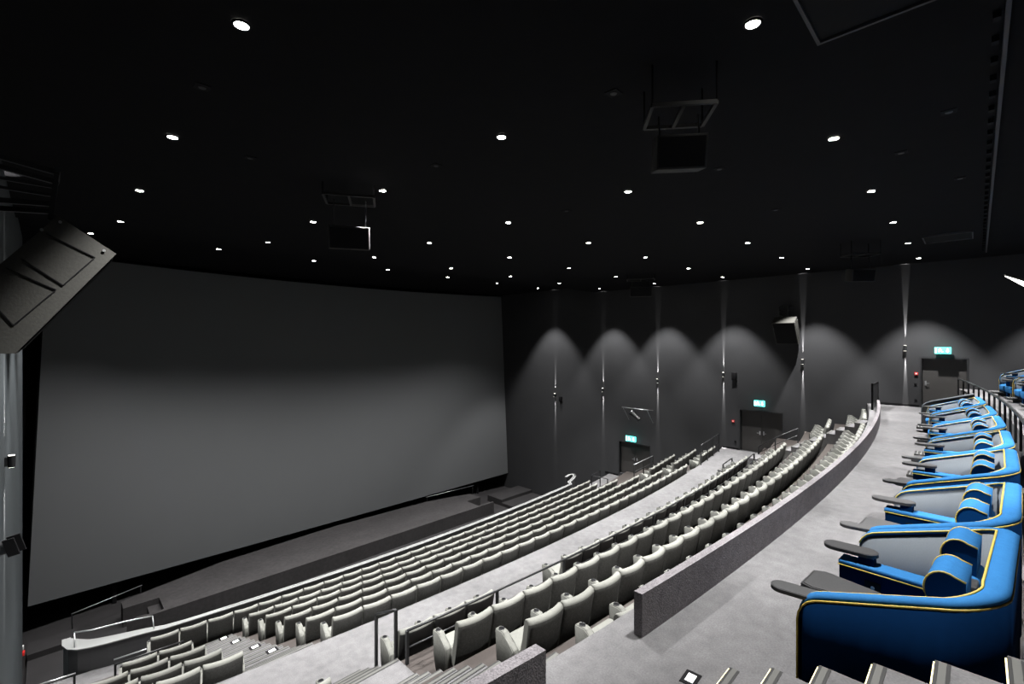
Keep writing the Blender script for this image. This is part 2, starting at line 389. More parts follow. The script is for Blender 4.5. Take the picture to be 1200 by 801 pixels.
# premium level up to the upper tier (rises towards -Y); list from high to low
stairs('aisle_stairs','broad carpeted steps with glowing nosings beside the nearest blue pod',2.8,4.22,[(-.45,UP+.002)]+[(-.13,UP+.002),(.20,-2.13),(.53,-2.31),(.86,-2.49),(1.19,-2.67),(1.52,-2.83)],led=True,bottom=PREM-.02)
pf=[(2.36,PREM)]+[(2.36+.30*i,PREM-.176*i) for i in range(1,13)]+[(6.5,-5.0)]+[(6.80+.3*i,-5.23-.18*i) for i in range(0,4)]
pf=[(y,z) for y,z in pf]
def shift(p,d): return [(y+d,z) for y,z in p]
stairs('aisle_stairs','near carpeted aisle stairs from premium row down to the walkway',2.93,3.93,shift(pf,.0),bottom=-6.2)
stairs('aisle_stairs','far carpeted aisle stairs from premium row down to the walkway',21.45,22.4,shift(pf,.62),bottom=-6.2)
lf=ramp(9.30,WALK,10.5,-6.62,4)+ramp(10.5,-6.62,11.72,-7.12,3)[1:]+ramp(11.72,-7.12,12.94,-7.59,3)[1:]+ramp(12.94,-7.59,14.16,-8.04,3)[1:]+ramp(14.16,-8.04,15.36,-8.49,3)[1:]
stairs('aisle_stairs','near carpeted aisle stairs between walkway and front row',2.68,3.83,lf,bottom=-9.3)
stairs('aisle_stairs','far carpeted aisle stairs between walkway and front row',21.2,22.2,shift(lf,.12),bottom=-9.3)

# divider behind the mid block
def curved_wall(name,label,x0,x1,y0,th,z0,z1,m):
    xs=[x0+(x1-x0)*i/40 for i in range(41)]
    mb=MB(); wallstrip(mb,[(x,cv(x,y0)) for x in xs],[(x,cv(x,y0)+th) for x in xs],z0,z1)
    return tag(mb.build(name,M[m],None,((x0+x1)/2,cv((x0+x1)/2,y0),z0)),label,'wall')
curved_wall('divider_wall','long low carpeted divider curving along the premium row floor',4.06,24.6,1.97,.09,PREM,PREM+.42,'clad')
curved_wall('divider_wall','short low carpeted divider left of the aisle at the bottom edge',XL+.02,2.79,1.98,.11,PREM,PREM+.42,'clad')

# ---------------------------------------------------------------- grey cinema seats
def seat_meshes():
    d={}
    # backrest
    sec=[(.17,.26),(.105,.45),(.05,.68),(.012,.86),(.004,.92),(.018,.955),(.055,.975),(.095,.965),(.118,.935),(.13,.88),(.165,.68),(.215,.50),(.25,.40),(.25,.30)]
    nx=8; vs=[];fs=[];mi=[]
    xs=[-.308,-.30,-.24,-.15,-.05,.05,.15,.24,.30,.308]
    for k,x in enumerate(xs):
        sh=.055*(x/.3)**2; pin=.018 if k in(0,len(xs)-1) else 0
        cy=.12
        for (y,z) in sec:
            yy=cy+(y-cy)*(1-.35*(pin>0)); zz=z-(pin*.9 if z>.85 else 0)
            vs.append((x,yy+sh,zz))
    n=len(sec)
    mb=MB()
    fa=[];fb=[]
    for i in range(len(xs)-1):
        for j in range(n):
            q=(i*n+j,(i+1)*n+j,(i+1)*n+(j+1)%n,i*n+(j+1)%n)
            (fa if j in(0,1,2,3) or j>=12 else fb).append(q)
    fa.append(tuple(range(n))); fb.append(tuple(range((len(xs)-1)*n,len(xs)*n))[::-1])
    # one vertex set, two material groups
    o=len(mb.v); mb.v+= [tuple(v) for v in vs]
    for f in fa[:-1]: mb.f.append(f); mb.mi.append(1); mb.sm.append(True)
    for f in fb[:-1]: mb.f.append(f); mb.mi.append(0); mb.sm.append(True)
    for f in (fa[-1],fb[-1]): mb.f.append(f); mb.mi.append(0); mb.sm.append(False)
    d['backrest']=mb.mesh('backrest',[M['seat'],M['seatback_shade']]); d['backrest_dark']=mb.mesh('backrest_dark',[M['seat'],M['cabinet']])
    mb=MB(); mb.box(-.262,.262,.20,.70,.335,.455,0,.045,Matrix.Translation((0,0,0))@Matrix.Rotation(R(3),4,'X')); 
    d['seat_cushion']=mb.mesh('seat_cushion',M['seat'])
    mb=MB(); mb.box(-.20,.20,.24,.46,0,.30,0,0); mb.box(-.25,.25,.2,.6,.29,.34,0,0)
    d['pedestal']=mb.mesh('pedestal',M['plastic'])
    # armrest side profile (y,z)
    pr=[(.60,.0),(.675,.25),(.70,.60),(.685,.632),(.55,.64),(.52,.625),(.42,.54),(.34,.50),(.315,.47),(.315,.28),(.36,.08),(.40,.0)]
    T=Matrix(((0,0,1,0),(1,0,0,0),(0,1,0,0),(0,0,0,1)))
    bm=bmesh.new(); n=len(pr)
    a=[bm.verts.new((-.052,y,z)) for y,z in pr]; b=[bm.verts.new((.052,y,z)) for y,z in pr]
    bm.faces.new(a); bm.faces.new(b[::-1])
    for i in range(n): bm.faces.new((a[i],b[i],b[(i+1)%n],a[(i+1)%n]))
    bmesh.ops.bevel(bm,geom=bm.edges[:],offset=.012,segments=2,affect='EDGES'); bmesh.ops.recalc_face_normals(bm,faces=bm.faces)
    me=bpy.data.meshes.new('armrest'); 
    for f in bm.faces: f.smooth=True
    bm.to_mesh(me); bm.free(); me.materials.append(M['seat']); me.materials.append(M['armside_shade'])
    for p in me.polygons:
        if abs(p.normal.x)>.75: p.material_index=1  # side-facing polygons get the painted shade tone
    d['armrest']=me
    mb=MB(); mb.tube([(.036*math.cos(t*math.pi/8),.615+.036*math.sin(t*math.pi/8),.640) for t in range(16)],.006,6,0,True)
    mb.cyl((0,.615,.630),.034,.0105,16,1)
    d['cup_holder']=mb.mesh('cup_holder',[M['dark'],M['black']])
    return d
SM=seat_meshes()
P=.65
def make_seat(x,y,z,rz,label,group,last=False,dark=False):
    t=thing('cinema_chair',label,'chair',(x,y,z),rz,group)
    obj('backrest',SM['backrest_dark' if dark else 'backrest'],t); obj('seat_cushion',SM['seat_cushion'],t); obj('pedestal',SM['pedestal'],t)
    for sx in ([-.325]+([.325] if last else [])):
        a=obj('armrest',SM['armrest'],t,(sx,0,0)); obj('cup_holder',SM['cup_holder'],a)
    return t
rowtxt={'r1':'front row','r2':'second row','r3':'third row','r4':'fourth row','r5':'fifth row','r6':'sixth row below walkway',
 'A':'first row above walkway','B':'second row above walkway','C':'third row above walkway','D':'row behind the divider'}
def row(k,x0,x1,frm,grp,rev=False,dy=0):
    n=int(round((x1-x0)/P)); y0,z=rows[k]
    for i in range(n):
        x=x0+P*(i+.5)
        j=n-i if rev else i+1
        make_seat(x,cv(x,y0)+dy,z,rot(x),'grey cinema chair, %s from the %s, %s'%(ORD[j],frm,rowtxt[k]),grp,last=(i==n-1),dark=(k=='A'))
G1='grey seats of the lower block'
row('r1',1.95,22.4,'left end',G1)
for k,a,b in (('r2',3.95,20.8),('r3',4.0,20.9),('r4',4.04,20.9),('r5',4.08,20.98),('r6',4.14,20.98)): row(k,a,b,'near aisle',G1)
G2='grey seats of the far wall block'
for k,a in (('r4',22.42),('r5',22.6),('r6',23.25)):
    b=26.3 if k!='r6' else 25.9; row(k,a,b,'far aisle',G2)
G3='grey chairs left of the near aisle'
for k,b,n in (('r3',2.45,2),('r4',2.47,3),('r5',2.50,4),('r6',2.56,4)): row(k,b-P*n,b,'near aisle leftward',G3,True)
G4='grey seats of the upper block'
row('A',4.0,5.95,'near aisle',G4); row('A',7.9,20.2,'wheelchair gap',G4)
row('A',1.50,2.80,'near aisle leftward',G3,True,-.36)
row('B',4.18,21.0,'near aisle',G4); row('C',4.31,21.2,'near aisle',G4); row('D',4.40,21.3,'near aisle',G4)
row('C',23.0,25.6,'far aisle',G2); row('D',22.6,25.85,'far aisle',G2)

# ---------------------------------------------------------------- guard rails
xs=[3.98+i*.9 for i in range(19)]
zr=-4.50
railing([(x,cv(x,6.0)-.03,zr) for x in xs],[((x,cv(x,6.0)-.03,zr),rows['B'][1]) for x in [3.98+1.8*i for i in range(10)]],'long black guard rail with posts behind the railing row above the walkway','guard_rail',mid=[.27])
mb=MB(); mb.box(-.02,.02,-.02,.02,0,.9)
railing([(4.0,7.29,-4.66),(4.0,6.66,-4.33)],[((4.0,7.29,-4.66),-5.6),((4.0,6.66,-4.33),-5.2)],'short black sloping stair handrail beside the walkway',r=.02)
railing([(x,cv(x,8.82),-4.98) for x in (22.4,23.5,24.6,25.8)],[((x,cv(x,8.82),-4.98),WALK) for x in (22.4,23.5,24.6,25.8)],'black guard rail at the far end of the walkway','guard_rail',mid=[.45])
railing([(22.4,13.1,-6.6),(24.9,13.33,-6.6)],[((x,13.1+(x-22.4)*.09,-6.6),rows['r3'][1]) for x in (22.4,23.6,24.9)],'black handrail beside the lowest double door',mid=[.4],tm='steel')
railing([(22.75,15.0,-7.85),(22.75,16.1,-7.85),(23.9,16.3,-7.85)],[((22.75,15.0,-7.85),rows['r1'][1]),((22.75,16.1,-7.85),rows['r1'][1]),((23.9,16.3,-7.85),rows['r1'][1])],'black handrail at the far end of the front row')
railing([(23.4,7.2,-4.85),(23.4,6.5,-4.35),(23.4,5.6,-3.8)],[((23.4,7.2,-4.85),-5.62),((23.4,6.5,-4.35),-5.62),((23.4,5.6,-3.8),rows['B'][1])],'black sloping stair handrail beside the middle double door',mid=[.3])
railing([(1.11,14.1,-7.45),(2.42,14.0,-7.45)],[((1.13,14.1,-7.45),rows['r3'][1]),((2.4,14.0,-7.45),rows['r3'][1])],'thin handrail in front of the left corner seats',m='dark')
railing([(-.3,15.42,-7.95),(.5,15.32,-7.95)],[((-.28,15.42,-7.95),rows['r1'][1]),((.48,15.32,-7.95),rows['r1'][1])],'thin pale handrail at the bottom left corner',tm='steel')
railing([(19.4,6.95+.35,-4.95),(20.7,7.3+.12,-4.95)],[((19.4,7.3,-4.95),WALK),((20.7,7.42,-4.95),WALK)],'thin black handrail before the middle double door')
# black end panel at divider far end
root=thing('safety_gate','black safety gate closing the far end of the divider','panel',(25.3,cv(25.3,2.1),PREM))
mb=MB(); mb.box(-.7,.7,-.02,.02,.05,1.02); mb.build('infill',M['dark'],root)
mb=MB(); mb.box(-.75,-.7,-.035,.035,0,1.1); mb.build('post',M['black'],root)
mb=MB(); mb.box(.7,.75,-.035,.035,0,1.1); mb.build('post',M['black'],root)
mb=MB(); mb.box(-.75,.75,-.035,.035,1.05,1.1); mb.build('top_rail',M['black'],root)
# rail in front of the upper tier
xs=[5.2+i*1.05 for i in range(21)]
root=railing([(x,cv(x,-.62),-1.5) for x in xs],[],'long grey rail with broad black posts behind the blue pods','guard_rail',r=.03,tm='dark')
root.location.z=UP; 
for ch in [c for c in COL.objects if c.parent==root]: ch.location=(0,0,-1.5-UP)
for x in xs:
    mb=MB(); p=Vector((x,cv(x,-.62)+.0,0)); mb.box(-.05,.05,-.02,.02,-.2,-1.5-UP,tf=Matrix.Translation((p.x-xs[0],p.y-cv(xs[0],-.62),0))@Matrix.Rotation(rot(x),4,'Z')); mb.build('post',M['black'],root)

# ---------------------------------------------------------------- blue pods
W=2.0; DP=1.2
def pod_path():
    w=W/2; pts=[]   # (x,y,h,T)
    def h(y):   # y from 0 to -DP
        y=-y
        if y<.17: return .60+.21*math.sin(math.acos(max(-1,min(1,1-y/.17))))
        return .82+(1.17-.82)*(y-.17)/(DP-.17)
    side=[0,-.008,-.03,-.07,-.12,-.17,-.3,-.45,-.6,-.75,-.88]
    for y in side: pts.append((-w,y,h(y),.10))
    rc=.32
    for k in range(1,8):
        a=math.pi/2*k/8; pts.append((-w+rc-rc*math.cos(a),-(DP-rc)-rc*math.sin(a),h(-(DP-rc)-rc*math.sin(a)*.9),.10+.04*k/8))
    for x in (-w+rc,-.35,0,.35,w-rc): pts.append((x,-DP,1.175,.14))
    for k in range(7,0,-1):
        a=math.pi/2*k/8; pts.append((w-rc+rc*math.cos(a),-(DP-rc)-rc*math.sin(a),h(-(DP-rc)-rc*math.sin(a)*.9),.10+.04*k/8))
    for y in side[::-1]: pts.append((w,y,h(y),.10))
    return pts
PP=pod_path()
def inward(i):
    a=Vector(PP[max(0,i-1)][:2]); b=Vector(PP[min(len(PP)-1,i+1)][:2]); t=(b-a)
    if t.length<1e-6: t=Vector((0,-1))
    t.normalize(); return Vector((-t.y,t.x))
NRM=[inward(i) for i in range(len(PP))]
def sweep(mb,secf,mi=0,sm=True):
    n=None; vs=[]
    for i,(x,y,h,T) in enumerate(PP):
        s=secf(h,T,i); n=len(s)
        for o,z in s: q=Vector((x,y))+NRM[i]*o; vs.append((q.x,q.y,z))
    fs=[(i*n+k,(i+1)*n+k,(i+1)*n+(k+1)%n,i*n+(k+1)%n) for i in range(len(PP)-1) for k in range(n)]
    fs+=[tuple(range(n)),tuple(range((len(PP)-1)*n,len(PP)*n))[::-1]]
    mb.add(vs,fs,mi,sm)
def pipe(o_fn,z_fn,i0=0,i1=None):
    out=[]
    for i,(x,y,h,T) in enumerate(PP[i0:i1]):
        q=Vector((x,y))+NRM[i+i0]*o_fn(T); out.append((q.x,q.y,z_fn(h)))
    return out
def rrect(x0,x1,y0,y1,r,n=5):
    out=[]
    for cx_,cy_,a0 in ((x1-r,y1-r,0),(x0+r,y1-r,90),(x0+r,y0+r,180),(x1-r,y0+r,270)):
        for k in range(n+1): a=R(a0+90*k/n); out.append((cx_+r*math.cos(a),cy_+r*math.sin(a)))
    return out
CX=.10
def oval_tray(name,x,y,z,ln,wd,ang,root):
    T=Matrix.Translation((x,y,z))@Matrix.Rotation(R(ang),4,'Z')
    mb=MB(); mb.prism(rrect(-wd/2,wd/2,0,ln,wd/2-.001,8),-.03,0,0,T,True); mb.prism(rrect(-wd/2+.012,wd/2-.012,.012,ln-.012,wd/2-.014,8),.0,.002,1,T)
    return mb.build(name,[M['plastic'],M['traytop']],root)
def make_pod(label,group):
    t=thing('lounge_pod',label,'sofa',(0,0,0),0,group)
    mb=MB(); sweep(mb,lambda h,T,i:[(0,0),(0,h-.03),(.03,h-.03),(.03,0)])
    for s in(-1,1): mb.box(s*W/2-(0 if s<0 else .10),s*W/2+(.10 if s<0 else 0),-.03,-.001,0,.58)
    mb.build('outer_shell',M['navy'],t)
    mb=MB(); sweep(mb,lambda h,T,i:[(T-.03,.05),(T-.03,h-.03),(T,h-.03),(T,.05)]); mb.build('lining',M['lining'],t)
    mb=MB(); sweep(mb,lambda h,T,i:[(0,h-.045),(.0,h-.01),(T*.25,h+.012),(T*.75,h+.012),(T,h-.01),(T,h-.045)]); mb.build('padded_top',M['blue'],t)
    mb=MB(); mb.tube([(-W/2-.004,.004,.02),(-W/2-.004,.004,.3)]+[(p[0]*1.003,p[1]+.003,p[2]) for p in pipe(lambda T:-.003,lambda h:h-.04)]+[(W/2+.004,.004,.3),(W/2+.004,.004,.02)],.008,6); mb.build('outer_piping',M['yellow'],t)
    mb=MB(); mb.tube(pipe(lambda T:T+.001,lambda h:h-.004,1,-1),.009,6); mb.build('inner_piping',M['yellow'],t)
    # base of the seats
    for s in (-1,1):
        x=CX+s*.44; a=-.9+.0 if False else 0
        x0,x1=(-W/2+.11,CX-.1) if s<0 else (CX+.1,W/2-.11)
        mb=MB(); mb.box(x0,x1,-.95,-.12,0.0,.30,0,0); mb.build('seat_base',M['navy'],t)
        mb=MB(); mb.box(x0+.01,x1-.01,-.86,-.10,.30,.44,0,.05,Matrix.Rotation(R(-2),4,'X'),3); c=mb.build('seat_cushion',M['blue'],t)
        mb=MB(); mb.box(x0+.02,x1-.02,-.16,.0,.20,.41,0,.05,Matrix.Rotation(R(-6),4,'X'),3); mb.build('leg_rest',M['blue'],t)
        mb=MB(); mb.tube([(x0+.05,-.30,.455),(x1-.05,-.30,.455)],.006,6); mb.build('cushion_piping',M['yellow'],c)
        Tb=Matrix.Translation((x,-.85,.40))@Matrix.Rotation(R(10),4,'X')
        mb=MB(); mb.box(-.25,.25,-.07,.07,0,.42,0,.05,Tb,3); mb.build('backrest',M['blue'],t)
        # bolster headrest: D profile swept along x
        pf=[(-.05,-.13),(.07,-.13)]+[(.06+.12*math.cos(R(a)),.02+.15*math.sin(R(a))) for a in range(-60,121,15)]+[(-.06,.13)]
        Th=Matrix.Translation((x+.05,-.90,.93)); mb=MB(); n=len(pf)
        vs=[(sx,y,z) for sx in (-.21,.21) for y,z in pf]
        mb.add(vs,[(i,(i+1)%n,n+(i+1)%n,n+i) for i in range(n)],0,True,Th); mb.add(vs,[tuple(range(n))[::-1],tuple(range(n,2*n))],1,False,Th)
        hd=mb.build('head_bolster',[M['blue'],M['mid']],t)
        for sx in(-.212,.212):
            mb=MB(); mb.tube([(sx,y,z) for y,z in pf[1:]],.007,6,tf=Th); mb.build('bolster_piping',M['yellow'],hd)
    # console between the seats
    mb=MB(); mb.box(CX-.09,CX+.09,-.98,-.04,0,.72); mb.build('console',M['navy'],t)
    mb=MB(); mb.box(CX-.095,CX+.095,-.72,-.03,.72,.765,0,.015); cc=mb.build('console_pad',M['blue'],t)
    mb=MB()
    for sx in(-.095,.095): mb.tube([(CX+sx,-.70,.72),(CX+sx,-.03,.72)],.006,6)
    mb.build('pad_piping',M['yellow'],cc)
    mb=MB(); mb.box(CX-.10,CX+.10,-.98,-.72,.45,.86,0,.012); mb.build('armrest_box',M['plastic'],t)
    mb=MB(); mb.box(CX-.099,CX-.092,-.36,-.24,.52,.64); cs=mb.build('control_panel',M['black'],t)
    mb=MB(); mb.cyl((CX-.103,-.30,.59),.015,.005,10,0,'x'); mb.cyl((CX-.103,-.275,.57),.008,.005,10,0,'x'); mb.build('button',M['steel'],cs)
    mb=MB(); mb.box(CX-.055,CX+.055,-.30,-.18,.765,.835); mb.build('tray_post',M['navy'],t)
    oval_tray('oval_tray',CX+.04,-.32,.865,.43,.20,6,t)
    mb=MB(); mb.box(-W/2+.10,-W/2+.17,-.22,-.12,.5,.745); mb.build('tray_post',M['plastic'],t)
    oval_tray('oval_tray',-W/2+.13,-.24,.765,.47,.18,10,t)
    # footrest table
    Tf=Matrix.Translation((-.34,-.40,.66))
    mb=MB(); mb.prism([(-.13,0),(.13,0),(.21,.42),(.16,.52),(-.20,.52),(-.23,.42)],-.05,0,0,Tf); mb.prism([(-.12,.02),(.12,.02),(.19,.42),(.15,.50),(-.18,.50),(-.21,.42)],0,.004,1,Tf)
    ft=mb.build('side_table',[M['plastic'],M['traytop']],t)
    mb=MB(); mb.box(-.42,-.28,-.16,-.06,0.02,.61); mb.build('table_stem',M['plastic'],ft)
    mb=MB(); mb.box(.35,.75,.0,.26,.10,.16,0,.01); 
    for yy in(.06,.13,.20): mb.box(.36,.74,yy,yy+.02,.161,.166,1)
    mb.box(.52,.58,-.1,.1,.02,.11); mb.build('footrest',[M['nosd'],M['steel']],t)
    return t
pod0=make_pod('x','g')
reg(pod0)
pl=[4.39,6.45,8.95,11.05,13.45,15.65,18.2]
plab=['nearest, beside the lit steps','second from the lit steps','third from the lit steps','fourth from the lit steps','fifth from the lit steps','sixth from the lit steps','seventh and farthest, next to the grey partition']
GP='blue two seat pods of the premium row'
def place(o,L,y0,z,label,grp):
    x=L+W/2; o.location=(x,cv(x,y0),z); o.rotation_euler=(0,0,rot(x)); o['label']=label; o['group']=grp
for i,L in enumerate(pl):
    o=pod0 if i==0 else copy_tree(pod0)
    place(o,L,.77,PREM,'blue two-seat pod with yellow piping, '+plab[i],GP)
ulab=['farthest of the upper tier by the dark wall','second from the far wall on the upper tier','third from the far wall on the upper tier','fourth from the far wall on the upper tier']
for i,L in enumerate((22.7,20.5,18.3)):
    place(copy_tree(pod0),L,-1.5,UP,'blue two-seat pod, '+ulab[i],'blue pods of the upper tier')
# partition at the end of the pods
bm_=MB(); prf=[(.0,0),(.0,.62),(-.03,.73),(-.10,.80),(-.22,.86),(-1.25,1.18),(-1.25,0)]
x=20.85; T=Matrix.Translation((x,cv(x,.85),PREM))@Matrix.Rotation(rot(x),4,'Z')@Matrix(((0,0,1,0),(1,0,0,0),(0,1,0,0),(0,0,0,1)))
bm_.prism(prf,-.03,.03,0); me=bm_.mesh('partition_panel',M['partition'])
# prism built in (y,z) plane
me.transform(Matrix(((0,0,1,0),(1,0,0,0),(0,1,0,0),(0,0,0,1))))
root=thing('partition','grey curved-top partition closing the end of the pods','partition',(x,cv(x,.85),PREM),rot(x))
obj('panel',me,root)
mb=MB(); mb.tube([(0,y,z) for y,z in prf[:6]],.034,6); mb.build('edge_trim',M['lining'],root)

# ---------------------------------------------------------------- lamps
def downlight(x,y,label,power,r=.10,m='lens',zc=CEIL,cone=CONE,blend=BLEND):
    t=thing('ceiling_downlight',label,'light',(x,y,zc-.03),0,'recessed ceiling downlights')
    mb=MB(); mb.tube([((r+.015)*math.cos(a*math.pi/10),(r+.015)*math.sin(a*math.pi/10),.015) for a in range(20)],.014,6,0,True); mb.build('trim_ring',M['black'],t)
    mb=MB(); mb.cyl((0,0,.008),r,.02,20); mb.build('lens',M[m],t)
    l=bpy.data.lights.new('spot_lamp','SPOT'); l.energy=power; l.spot_size=R(cone); l.spot_blend=blend; l.shadow_soft_size=.06; l.color=(1,.985,.96)
    lo=bpy.data.objects.new('spot_lamp',l); COL.objects.link(lo); lo.parent=t; lo.location=(0,0,-.02)
gx=[1.5,5.4,9.4,13.3,17.2,21.2,25.3]; gy=[1.72,5.65,9.55,13.45,17.3]
rn=['nearest the camera','second nearest the camera','third from the camera','fourth from the camera','fifth from the camera']
for j,y in enumerate(gy):
    for i,x in enumerate(gx):
        if (i,j)==(0,0): continue
        downlight(x,y,'lit round ceiling downlight, %s from the left wall, crosswise row %s'%(ORD[i+1],rn[j]),DOWN_POWER,.07)
for i,x in enumerate([1.13,5.1,9.05,13.0,17.0,21.05,25.1]):
    downlight(x,22.45,'lit round ceiling downlight, %s from the left, row closest to the screen'%ORD[i+1],SCREEN_ROW,.08,'lens',3.9,104 if i<6 else CONE,1 if i<6 else BLEND)
for i,x in enumerate(gx):
    for y in ((-2.2,) if i>1 else ()):
        downlight(x,y,'lit round ceiling downlight, %s from the left wall, above the upper tier'%ORD[i+1],DOWN_POWER*.7,.07)
# unlit downlights / sensors
def unlit(px,py,k):
    s=CEIL/(400-py); u=px-600; x=.7071*(546+u)*s; y=.7071*(546-u)*s
    t=thing('ceiling_fitting','small unlit black ceiling fitting, '+k,'light',(x,y,CEIL-.02),0,'unlit ceiling fittings')
    mb=MB(); mb.box(-.09,.09,-.09,.09,.008,.02); mb.build('plate',M['black'],t)
    mb=MB(); mb.cyl((0,0,0),.045,.012,14); mb.build('lens',M['dark'],t)
for a in ((237,101,'upper left above the leftmost lights'),(719,108,'left of the large hanging loudspeaker'),(1112,130,'upper right of the ceiling'),(293,184,'left part of ceiling, above the screen'),(511,193,'mid ceiling right of the screen top'),(843,197,'right of the large hanging loudspeaker'),(1056,178,'right, above the third row of lights'),(909,245,'centre right among small lights'),(664,246,'centre, between two bright lights'),(1125,208,'far right of the ceiling')): unlit(*a)

# wall sconces
def sconce(y,z,label,x=XW,ang=0,left=False):
    t=thing('wall_sconce',label,'light',(x,y,z),ang,'up and down wall sconces')   # local +x points away from wall
    mb=MB(); mb.box(0,.04,-.05,.05,-.09,.09); mb.build('back_plate',M['dark'],t)
    mb=MB(); mb.cyl((.10,0,-.12),.06,.24,16); mb.box(.03,.08,-.03,.03,-.03,.03); mb.build('body',M['dark'],t)
    mb=MB(); mb.cyl((.10,0,.118),.05,.006,16); mb.build('lens',M['sconlens'],t)
    mb=MB(); mb.cyl((.10,0,-.124),.05,.006,16); mb.build('lens',M['sconlens'],t)
    for s in (1,-1):
        l=bpy.data.lights.new('spot_lamp','SPOT'); l.energy=SCONCE_POWER; l.spot_size=R(6.6); l.spot_blend=.8; l.shadow_soft_size=.008; l.color=(1,.97,.93)
        lo=bpy.data.objects.new('spot_lamp',l); COL.objects.link(lo); lo.parent=t; lo.location=(.024,0,.125*s)
        # aim almost parallel to the wall, leaning slightly into it
        d=Vector((-.012,0,s)); lo.rotation_euler=d.to_track_quat('-Z','Y').to_euler()
sl=['nearest the single far door','between the single door and middle double door','second from the right, beside the middle double door','right of the wall-mounted spotlight frame','left of the lowest double door']
for (y,z),lab in zip(((2.28,-.27),(6.24,-.99),(10.13,-1.83),(14.12,-2.42),(18.15,-3.27)),sl):
    sconce(y,z,'small cylinder sconce on far wall, '+lab,XW,math.pi)
sconce(22.39,-3.97,'small cylinder sconce on far wall, closest to the screen',XW,math.pi)
sconce(14.0,-2.44,'small cylinder sconce on the left wall',XL,0)
# small black wall boxes
for y,z,lab in ((9.54,-1.89,'beside the third sconce'),(21.9,0,'')):
    if lab:
        mb=MB(); mb.box(XW-.14,XW,y-.12,y+.12,z-.2,z+.2,0,.01); tag(mb.build('wall_speaker',M['black'],None,(XW,y,z)),'small black box loudspeaker on far wall '+lab,'speaker')
mb=MB(); mb.box(XW-.14,XW,21.75,21.97,-4.4,-4.05,0,.01); tag(mb.build('wall_speaker',M['black'],None,(XW,21.86,-4.2)),'small black box loudspeaker beside the sconce closest to the screen','speaker')
# call points, switches
for y,z,lab in ((9.49+.12,-4.39,'left of the middle double door'),(1.91,-1.39,'beside the far single door'),(14.35,-7.85,'beside the lowest double door')):
    t=thing('fire_call_point','small red fire call point '+lab,'alarm',(XW,y,z))
    mb=MB(); mb.box(-.05,-.001,-.06,.06,-.06,.06,0,.006); mb.build('housing',M['red'],t)
    mb=MB(); mb.box(-.054,-.05,-.03,.03,-.03,.03); mb.build('press_plate',M['white'],t)
for y,z,lab in ((9.5,-5.5,'low on wall left of the middle double door'),(1.93,-1.85,'under the highest red call point'),(1.93,-2.55,'low on wall beside the far single door'),(21.0,-8.5,'')):
    if lab: 
        mb=MB(); mb.box(XW-.03,XW-.001,y-.045,y+.045,z-.045,z+.045,0,.004); mb.cyl((XW-.036,y,z),.025,.006,12,0,'x'); tag(mb.build('wall_socket',M['black'],None,(XW,y,z)),'small black wall socket '+lab,'socket')
# left-wall red call point
t=thing('fire_call_point','small red and white call point at the end of the left wall','alarm',(XL,24.1,-11.1))
mb=MB(); mb.box(0.001,.06,-.07,.07,-.07,.07,0,.006); mb.build('housing',M['red'],t)
mb=MB(); mb.box(0.001,.04,-.05,.05,.12,.28,0,.006); mb.build('switch',M['white'],t)

# exit signs
def exit_sign(y,z,w_,h_,label,gap=.16):
    t=thing('exit_sign',label,'sign',(XW-gap,y,z))
    mb=MB(); mb.box(-.03,.03,-w_/2,w_/2,-h_/2,h_/2,0,.008); mb.build('light_box',M['exit'],t)
    mb=MB(); X0,X1=-.034,-.031; s=h_
    # arrow (points down) and running figure, white
    mb.box(X0,X1,-w_*.30-.02*s,-w_*.30+.1*s,-.05*s,.32*s)
    mb.add([(X0,-w_*.30+.04*s-.2*s,-.04*s),(X0,-w_*.30+.04*s+.2*s,-.04*s),(X0,-w_*.30+.04*s,-.34*s)],[(0,1,2)])
    c=w_*.16
    mb.cyl((X0,c,.27*s),.075*s,.003,12,0,'x')
    for a,b in (((c,.18),(c-.03,-.02)),((c-.03,-.02),(c+.16,-.14)),((c+.16,-.14),(c+.12,-.36)),((c-.03,-.02),(c-.2,-.2)),((c-.2,-.2),(c-.36,-.2)),((c,.14),(c-.2,.04)),((c,.14),(c+.2,.08))):
        ya=c+(a[0]-c)*s; yb=c+(b[0]-c)*s
        mb.bar((X0,ya,a[1]*s),(X0,yb,b[1]*s),.004,.07*s)
    mb.box(X0,X1,w_*.38,w_*.46,-.36*s,.36*s)
    mb.build('pictogram',M['exitw'],t)
    mb=MB(); mb.box(.03,gap,-.04,.04,-.04,.04); mb.build('bracket',M['dark'],t)
exit_sign(8.22,-3.27,.52,.30,'glowing cyan exit sign above the middle double door')
exit_sign(1.05,-.36,.52,.27,'glowing cyan exit sign above the far single door')
exit_sign(15.85,-6.25,.72,.34,'glowing white exit sign above the lowest double door',.3)

# spotlights on brackets
def stage_spot(loc,label,sgn):
    t=thing('stage_spotlight',label,'light',loc,0 if sgn>0 else math.pi)   # +x away from wall
    mb=MB()
    for yy in(-.85,.85): mb.bar((0,yy,.45),(.75,yy,.55),.03,.03); mb.bar((0,yy,-.35),(.72,yy,.5),.02,.02)
    mb.tube([(.75,-.95,.55),(.75,.95,.55)],.03); mb.build('bracket',M['steel'],t)
    mb=MB(); Tt=Matrix.Translation((.72,0,.1))@Matrix.Rotation(R(55),4,'X'); mb.cyl((0,0,-.38),.12,.62,16,0,'z',.14,Tt); mb.cyl((0,0,.24),.17,.1,16,0,'z',None,Tt); mb.build('lamp_body',M['plastic'],t)
    mb=MB(); mb.bar((.75,0,.55),(.75,-.15,.3),.03,.03); mb.bar((.75,0,.55),(.75,.15,.3),.03,.03); mb.build('yoke',M['dark'],t)
    mb=MB(); mb.cyl((0,0,.335),.14,.01,16,0,'z',None,Tt); mb.build('front_glass',M['steel'],t)
